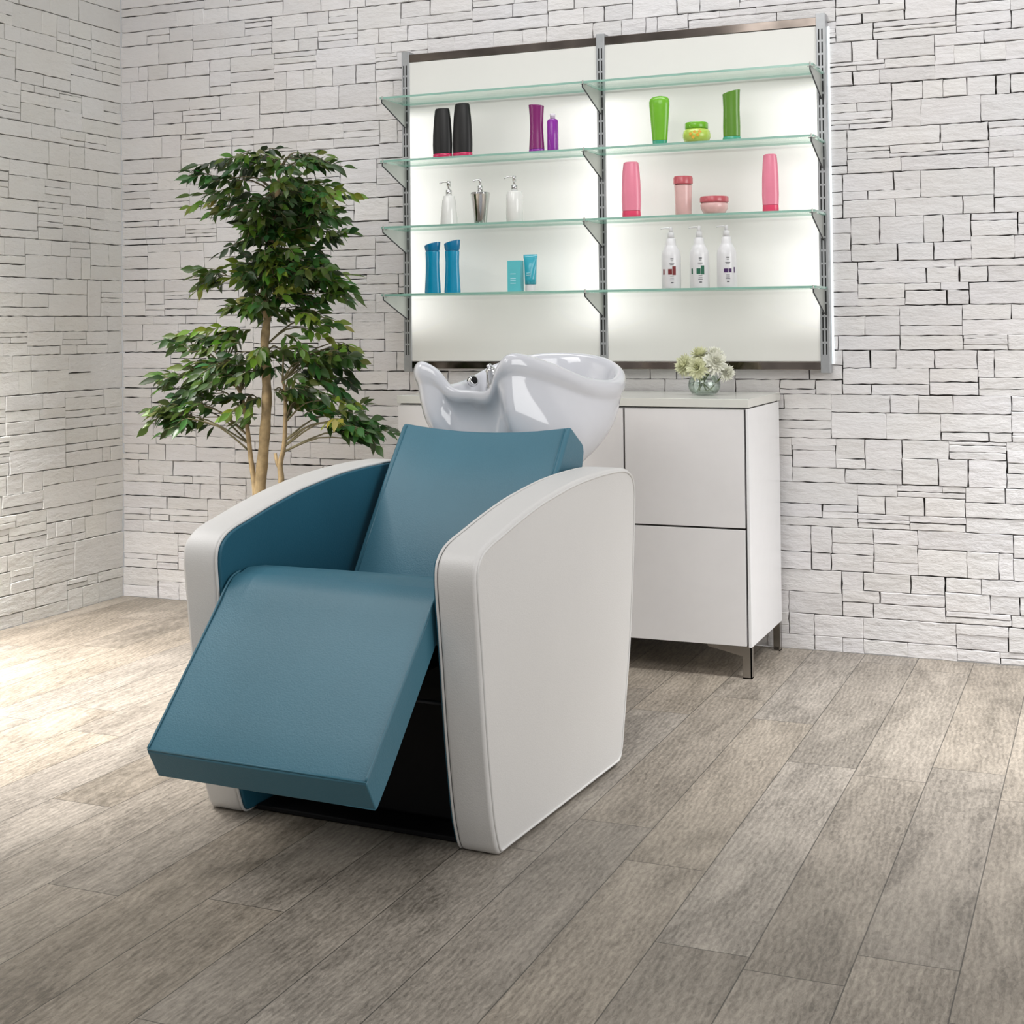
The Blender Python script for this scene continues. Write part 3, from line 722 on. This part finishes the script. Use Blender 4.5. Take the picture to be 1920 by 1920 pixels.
# white pump bottles with printed labels
def curved_patch(mb, r, a0, a1, z0, z1, sy=1.0, n=6):
    V = []
    for k in range(n+1):
        a = R(a0+(a1-a0)*k/n); V += [(math.cos(a)*r, math.sin(a)*r*sy, z0), (math.cos(a)*r, math.sin(a)*r*sy, z1)]
    mb.add(V, [(2*k, 2*k+2, 2*k+3, 2*k+1) for k in range(n)])
for x, ink, lab in ((2.624, M_inkr, 'white pump bottle with dark red label block'), (2.730, M_inkg, 'white pump bottle with dark green label block'), (2.831, M_inkp, 'white pump bottle with dark purple label block')):
    t = base('lotion_pump_bottle', lab, 'bottle', x, 3, 'white pump bottles')
    b_ = hard(part('bottle_body', [(.034, 0), (.0355, .004), (.0355, .118), (.033, .134), (.024, .152), (.019, .160), (.018, .180), (.014, .183)], M_wht, t), 60)
    pump(t, .1835, .225, M_wht, .036, .004, .012, .003)
    mb = MB(); cc = -68
    # grey text lines
    for z, w_, hh in ((.105, 10, .004), (.099, 8, .002), (.088, 16, .0022), (.084, 12, .0018), (.043, 12, .0018), (.036, 12, .0018), (.030, 14, .002)):
        curved_patch(mb, .0359, cc-w_, cc+w_*.8, z, z+hh)
    curved_patch(mb, .0359, cc-8, cc+7, .018, .0225)
    mb.build('label_text', M_ink, b_)
    mb = MB()
    if ink is M_inkp:
        curved_patch(mb, .0359, cc-24, cc-2, .053, .067); curved_patch(mb, .0359, cc+2, cc+20, .053, .067); curved_patch(mb, .0359, cc+36, cc+44, .052, .072)
    else:
        curved_patch(mb, .0359, cc-24, cc-1, .050, .070); curved_patch(mb, .0359, cc+1, cc+22, .048, .080); curved_patch(mb, .0359, cc-60, cc-48, .050, .070)
    mb.build('label_block', ink, b_)

# ------------------------------------------------------------------ vase and flowers
VX, VY, VZ = 2.755, -.262, .9385
v_ = thing('flower_vase', 'small round clear glass vase of water on the sideboard', 'vase', (VX, VY, VZ))
mb = MB(); mb.lathe([(.030, .0), (.044, .004), (.055, .020), (.058, .036), (.055, .052), (.048, .064), (.046, .070), (.0445, .070), (.0465, .063), (.0535, .051), (.0563, .036), (.0535, .021), (.043, .007), (.02, .006)], 36)
o = mb.build('glass_bowl', M_vase, v_, True); fix_normals(o)
mb = MB(); mb.lathe([(.02, .0065), (.0425, .0075), (.0530, .0215), (.0558, .036), (.0545, .044)], 36); o = mb.build('water', M_water, v_, True); fix_normals(o)
M_pet = simple('cream_petal', (0.74, 0.75, 0.52), 0.6, var=0.10, scale=60); M_pet2 = simple('white_petal', (0.80, 0.80, 0.70), 0.6, var=0.05, scale=60); M_stem = simple('green_stem', (0.10, 0.15, 0.03), 0.5, var=0.2)
def bloom(c, d, r, seed, label, foot):
    rnd = random.Random(seed)
    t = thing('chrysanthemum', label, 'flower', (VX+foot[0], VY+foot[1], VZ+foot[2]), 0, 'flowers in the vase')
    off = Vector(foot); c = Vector(c)-off; d = Vector(d).normalized()
    mb = MB(); mb.tube(spline([(0, 0, 0), c*.35+Vector((0, 0, -.004)), c-d*r*.3], 6), .0024, 7); mb.build('stem', M_stem, t, True)
    mb = MB(); u = d.orthogonal().normalized(); w = d.cross(u)
    for L_ in range(7):
        tilt = R(8+L_*17); n = [6, 9, 12, 15, 17, 18, 18][L_]
        for k in range(n):
            a = 2*math.pi*(k+rnd.random()*.6)/n+L_; rad = u*math.cos(a)+w*math.sin(a)
            dr = (d*math.cos(tilt)+rad*math.sin(tilt)).normalized(); sd = d.cross(rad).normalized()
            ln = r*(.62+.42*L_/6)*rnd.uniform(.85, 1.1); wd = r*.11
            cup = dr.cross(sd).normalized()*-1
            b0 = c+dr*ln*.12; m1 = c+dr*ln*.45+cup*r*.03; m2 = c+dr*ln*.8-cup*r*.02; tp = c+dr*ln+d*r*.10*(1 if L_ < 5 else -.6)
            mb.add([b0-sd*wd*.35, b0+sd*wd*.35, m1-sd*wd, m1+sd*wd, m2-sd*wd*.9, m2+sd*wd*.9, tp], [(0, 1, 3, 2), (2, 3, 5, 4), (4, 5, 6)])
    mb.build('flower_head', M_pet if seed % 2 else M_pet2, t)
bloom((-.062, -.030, .108), (-.55, -.6, .45), .047, 1, 'cream chrysanthemum leaning out at the left of the vase', (.030, .01, .010))
bloom((-.010, -.052, .098), (-.05, -.85, .25), .046, 3, 'cream chrysanthemum hanging over the front of the vase', (.006, .012, .010))
bloom((.050, -.030, .118), (.5, -.6, .45), .049, 2, 'white chrysanthemum leaning right above the vase rim', (-.030, .01, .010))
bloom((-.018, .010, .142), (-.15, -.2, .95), .044, 5, 'pale green chrysanthemum standing highest at the back left', (-.014, -.012, .010))
bloom((.035, .018, .140), (.25, -.1, .95), .045, 4, 'white chrysanthemum standing upright at the back right', (-.022, -.018, .012))
bloom((.084, -.005, .080), (.85, -.35, .15), .036, 6, 'small white chrysanthemum drooping over the right rim', (.012, -.02, .012))

# ------------------------------------------------------------------ ficus tree
TY = -.75
TR = thing('ficus_tree', 'tall leafy green ficus tree with three pale trunks behind the wash chair', 'plant', (1.20, TY, 0))
def tl(x, z, y=0.0): return Vector((x-1.20, y, z))
mb = MB(); mb.lathe([(.13, 0), (.14, .01), (.17, .30), (.175, .31), (.165, .315), (.155, .30), (.15, .28)], 32, fn=None)
mb.build('pot', M_pot, TR, True); mb = MB(); mb.lathe([(.150, .262), (.150, .272), (.05, .282)], 24); mb.build('soil', M_soil, TR, True)
main = spline([tl(1.198, .27), tl(1.200, .45), tl(1.206, .616), tl(1.225, .792), tl(1.236, .95), tl(1.228, 1.125), tl(1.240, 1.243), tl(1.226, 1.341), tl(1.262, 1.517), tl(1.287, 1.68), tl(1.30, 1.80)], 5)
rad = [.023-.017*(i/(len(main)-1))**1.3+.0015*math.sin(i*1.7) for i in range(len(main))]
mb = MB(); mb.tube(main, .02, 12, radii=rad); mb.build('trunk', M_trunk, TR, True)
lft = spline([tl(1.190, .30), tl(1.186, .52), tl(1.182, .605), tl(1.165, .712), tl(1.147, .85), tl(1.12, .958), tl(1.05, 1.046)], 5)
mb = MB(); mb.tube(lft, .01, 10, radii=[.014-.009*i/(len(lft)-1) for i in range(len(lft))]); mb.build('trunk', M_trunk, TR, True)
rgt = spline([tl(1.215, .29), tl(1.285, .55), tl(1.295, .638), tl(1.291, .696), tl(1.31, .78), tl(1.315, .95), tl(1.304, 1.0)], 5)
mb = MB(); mb.tube(rgt, .01, 10, radii=[.015-.010*i/(len(rgt)-1) for i in range(len(rgt))]); mb.tube([tl(1.294, .665), tl(1.277, .70), tl(1.270, .735)], .006, 8); mb.build('trunk', M_trunk, TR, True)

clumps = [(1.079,1.792,0.120,0.070),(1.220,1.824,0.104,0.055),(1.379,1.805,0.120,0.060),(1.344,1.681,0.168,0.107),(1.467,1.666,0.080,0.110),(1.149,1.659,0.138,0.069),(1.028,1.675,0.06,0.040),(1.493,1.558,0.055,0.08),(1.240,1.518,0.150,0.098),(1.376,1.436,0.150,0.117),(1.487,1.366,0.090,0.096),(1.134,1.422,0.12,0.08),(0.985,1.390,0.095,0.032),(1.284,1.311,0.158,0.088),(1.177,1.264,0.085,0.065),(0.882,1.150,0.085,0.065),(1.028,1.156,0.130,0.078),(0.989,1.046,0.170,0.075),(0.815,1.0,0.055,0.07),(0.868,0.905,0.095,0.070),(1.167,1.047,0.130,0.085),(1.283,1.120,0.102,0.050),(1.463,1.225,0.055,0.07),(1.440,1.125,0.125,0.077),(1.541,1.124,0.040,0.07),(1.451,1.009,0.125,0.085),(1.483,0.923,0.115,0.06),(1.580,0.886,0.05,0.055),(1.143,0.909,0.07,0.07),(1.338,0.94,0.06,0.04),(0.86,0.85,0.06,0.06),(0.80,0.87,0.04,0.05),(1.60,0.85,0.07,0.045),(1.655,0.83,0.04,0.04),(0.94,0.95,0.08,0.06),(1.30,1.60,0.12,0.09),(1.28,1.42,0.12,0.09)]
def nearest_on(path_list, p):
    best = None
    for path in path_list:
        for q in path:
            if q.z > p.z-.01: continue
            d = (q-p).length+abs((p.z-q.z)-.12)*.5
            if best is None or d < best[0]: best = (d, q)
    return best[1] if best else path_list[0][0]
LV = []; LF = []; LT = []; twigs = MB(); rnd = random.Random(5)
def leaf(p, d, up, L_, tone):
    d = d.normalized(); s = d.cross(up)
    if s.length < 1e-3: s = d.orthogonal()
    s.normalize(); n = s.cross(d).normalized(); w = L_*rnd.uniform(.17, .23); droop = L_*rnd.uniform(.04, .16)
    prof = [(0, .0), (.10, .18), (.28, .82), (.45, 1.0), (.62, .86), (.80, .42), (.91, .14), (1.0, 0.0)]
    b = len(LV)
    for (t, ww) in prof:
        c = p+d*L_*t-Vector((0, 0, droop*t*t)); f = n*w*ww*.30
        LV.append(c-s*w*ww+f); LV.append(c); LV.append(c+s*w*ww+f)
    for i in range(len(prof)-1):
        a = b+i*3; LF.append((a, a+1, a+4, a+3)); LF.append((a+1, a+2, a+5, a+4)); LT.append(tone); LT.append(tone)
greens = [(.032, .072, .012), (.056, .108, .015), (.090, .155, .018), (.16, .24, .025), (.038, .125, .026), (.020, .046, .010), (.26, .33, .05)]
for (cx, cz, rx, rz_) in clumps:
    ns = max(6, int(rx*rz_*(1750 if cx > 1.15 and cz > 1.25 else 1350)))
    start0 = nearest_on([main, lft, rgt], tl(cx, cz))
    for k in range(ns):
        a = rnd.uniform(0, 2*math.pi); rr = math.sqrt(rnd.random())*.72
        ex = math.cos(a)*rr*rx; ez = math.sin(a)*rr*rz_; ey = rnd.uniform(-1, 1)*min(.20, .35*rx+.06)
        e = tl(cx+ex, cz+ez, ey)
        out = Vector((e.x-(.03), ey*1.0, 0)); 
        if out.length < .02: out = Vector((rnd.uniform(-1, 1), rnd.uniform(-1, 1), 0))
        out = (out.normalized()+Vector((rnd.uniform(-.6, .6), rnd.uniform(-.6, .6), rnd.uniform(-.35, .45)))).normalized()
        tw = rnd.uniform(.07, .12); p0 = e-out*tw*.5; p1 = e; p2 = e+out*tw*.5-Vector((0, 0, .018))
        if k % 3 == 0:
            mid = (start0+p0)/2+Vector((0, 0, .03)); twigs.tube(spline([start0, mid, p0], 3), .003, 5, radii=[.0042, .0038, .0034, .003, .0026, .0022, .0018])
        path = spline([p0, p1, p2], 4); twigs.tube(path, .0013, 4)
        base_t = rnd.choices(greens, [6, 7, 5, 2.0, 3, 4, .6])[0]
        nl = rnd.randint(7, 9)
        for j in range(nl):
            t = j/(nl-1); q = path[min(len(path)-1, int(t*(len(path)-1)))]; sd = out.cross(Vector((0, 0, 1))).normalized()*(1 if j % 2 else -1)
            dr = out*(.5+.5*t)+sd*(1.0-.6*t)+Vector((0, 0, rnd.uniform(-1.3, .25))); 
            if j == nl-1: dr = out+Vector((0, 0, -.3))
            tn = tuple(c*rnd.uniform(.75, 1.3) for c in base_t)
            leaf(q, dr, Vector((rnd.uniform(-.7, .9), rnd.uniform(-1.6, .3), rnd.uniform(.3, 1))), rnd.uniform(.050, .068), tn)
lv = mesh_obj('foliage', LV, LF, M_leaf, TR, True)
at = lv.data.color_attributes.new('tone', 'FLOAT_COLOR', 'CORNER'); buf = []
for p, t_ in zip(lv.data.polygons, LT): buf += [t_[0], t_[1], t_[2], 1.0]*p.loop_total
at.data.foreach_set('color', buf)
lv['kind'] = 'stuff'
twigs.build('branches', M_twig, TR, True)

# ------------------------------------------------------------------ lights
def area(name, loc, target, size, power, col=(1, 1, 1), sy=None, spread=180):
    l = bpy.data.lights.new(name, 'AREA'); l.energy = power; l.color = col; l.size = size; l.spread = R(spread)
    if sy: l.shape = 'RECTANGLE'; l.size_y = sy
    o = bpy.data.objects.new(name, l); COL.objects.link(o); o.location = loc
    o.rotation_euler = (Vector(target)-Vector(loc)).to_track_quat('-Z', 'Y').to_euler(); return o
area('key_softbox', (6.6, -2.6, 1.9), (2.8, -1.2, 0.5), 2.4, 74, (1, .99, .98))
area('front_softbox', (2.6, -5.0, 3.6), (2.6, -2.3, 0.2), 2.0, 44, (1, .985, .965))
area('left_softbox', (0.35, -2.1, 2.9), (0.50, -1.75, 0.0), 0.7, 72, (1, .975, .95), spread=68)
area('sheen_softbox', (1.0, -3.0, 3.1), (1.7, -2.2, 0.0), 1.1, 13, (1, .98, .96), spread=120)
area('wall_softbox', (3.0, -1.15, 3.7), (3.0, 0.0, 1.3), 4.6, 22, (1, 1, 1), sy=.4, spread=110)
area('right_floor_light', (4.6, -.9, 3.0), (4.0, -.9, 0.0), 0.5, 18, (1, 1, 1), spread=55)

w = bpy.data.worlds.new('world'); SC.world = w; w.use_nodes = True; nt = w.node_tree
bg = nt.nodes['Background']
tc = nt.nodes.new('ShaderNodeTexCoord'); sp = nt.nodes.new('ShaderNodeSeparateXYZ'); nt.links.new(tc.outputs['Generated'], sp.inputs[0])
rp = nt.nodes.new('ShaderNodeValToRGB'); mr = nt.nodes.new('ShaderNodeMapRange'); mr.inputs['From Min'].default_value = -1; nt.links.new(sp.outputs['Z'], mr.inputs['Value'])
nt.links.new(mr.outputs['Result'], rp.inputs['Fac'])
rp.color_ramp.elements[0].position = 0.0; rp.color_ramp.elements[0].color = (.34, .32, .30, 1)
rp.color_ramp.elements[1].position = 1.0; rp.color_ramp.elements[1].color = (.50, .51, .53, 1)
e = rp.color_ramp.elements.new(.5); e.color = (.80, .79, .78, 1)
nt.links.new(rp.outputs['Color'], bg.inputs['Color']); bg.inputs['Strength'].default_value = 0.48

SC.view_settings.view_transform = 'Standard'; SC.view_settings.look = 'None'; SC.view_settings.exposure = 0.0; SC.view_settings.gamma = 1.0

# ------------------------------------------------------------------ camera
yaw, pitch, roll = R(22.8), R(1.2), 0.0105
fw = Vector((-math.sin(yaw)*math.cos(pitch), math.cos(yaw)*math.cos(pitch), math.sin(pitch)))
rt = Vector((math.cos(yaw), math.sin(yaw), 0)); up = rt.cross(fw)
rt2 = rt*math.cos(roll)-up*math.sin(roll); up2 = up*math.cos(roll)+rt*math.sin(roll)
cd = bpy.data.cameras.new('camera'); cam = bpy.data.objects.new('camera', cd); COL.objects.link(cam)
cam.matrix_world = Matrix(((rt2.x, up2.x, -fw.x, 4.105), (rt2.y, up2.y, -fw.y, -5.240), (rt2.z, up2.z, -fw.z, 1.2), (0, 0, 0, 1)))
cd.sensor_width = 36; cd.lens = 2676/1920*36; cd.shift_y = -(960-551)/1920; cd.clip_start = .05; cd.clip_end = 60
SC.camera = cam
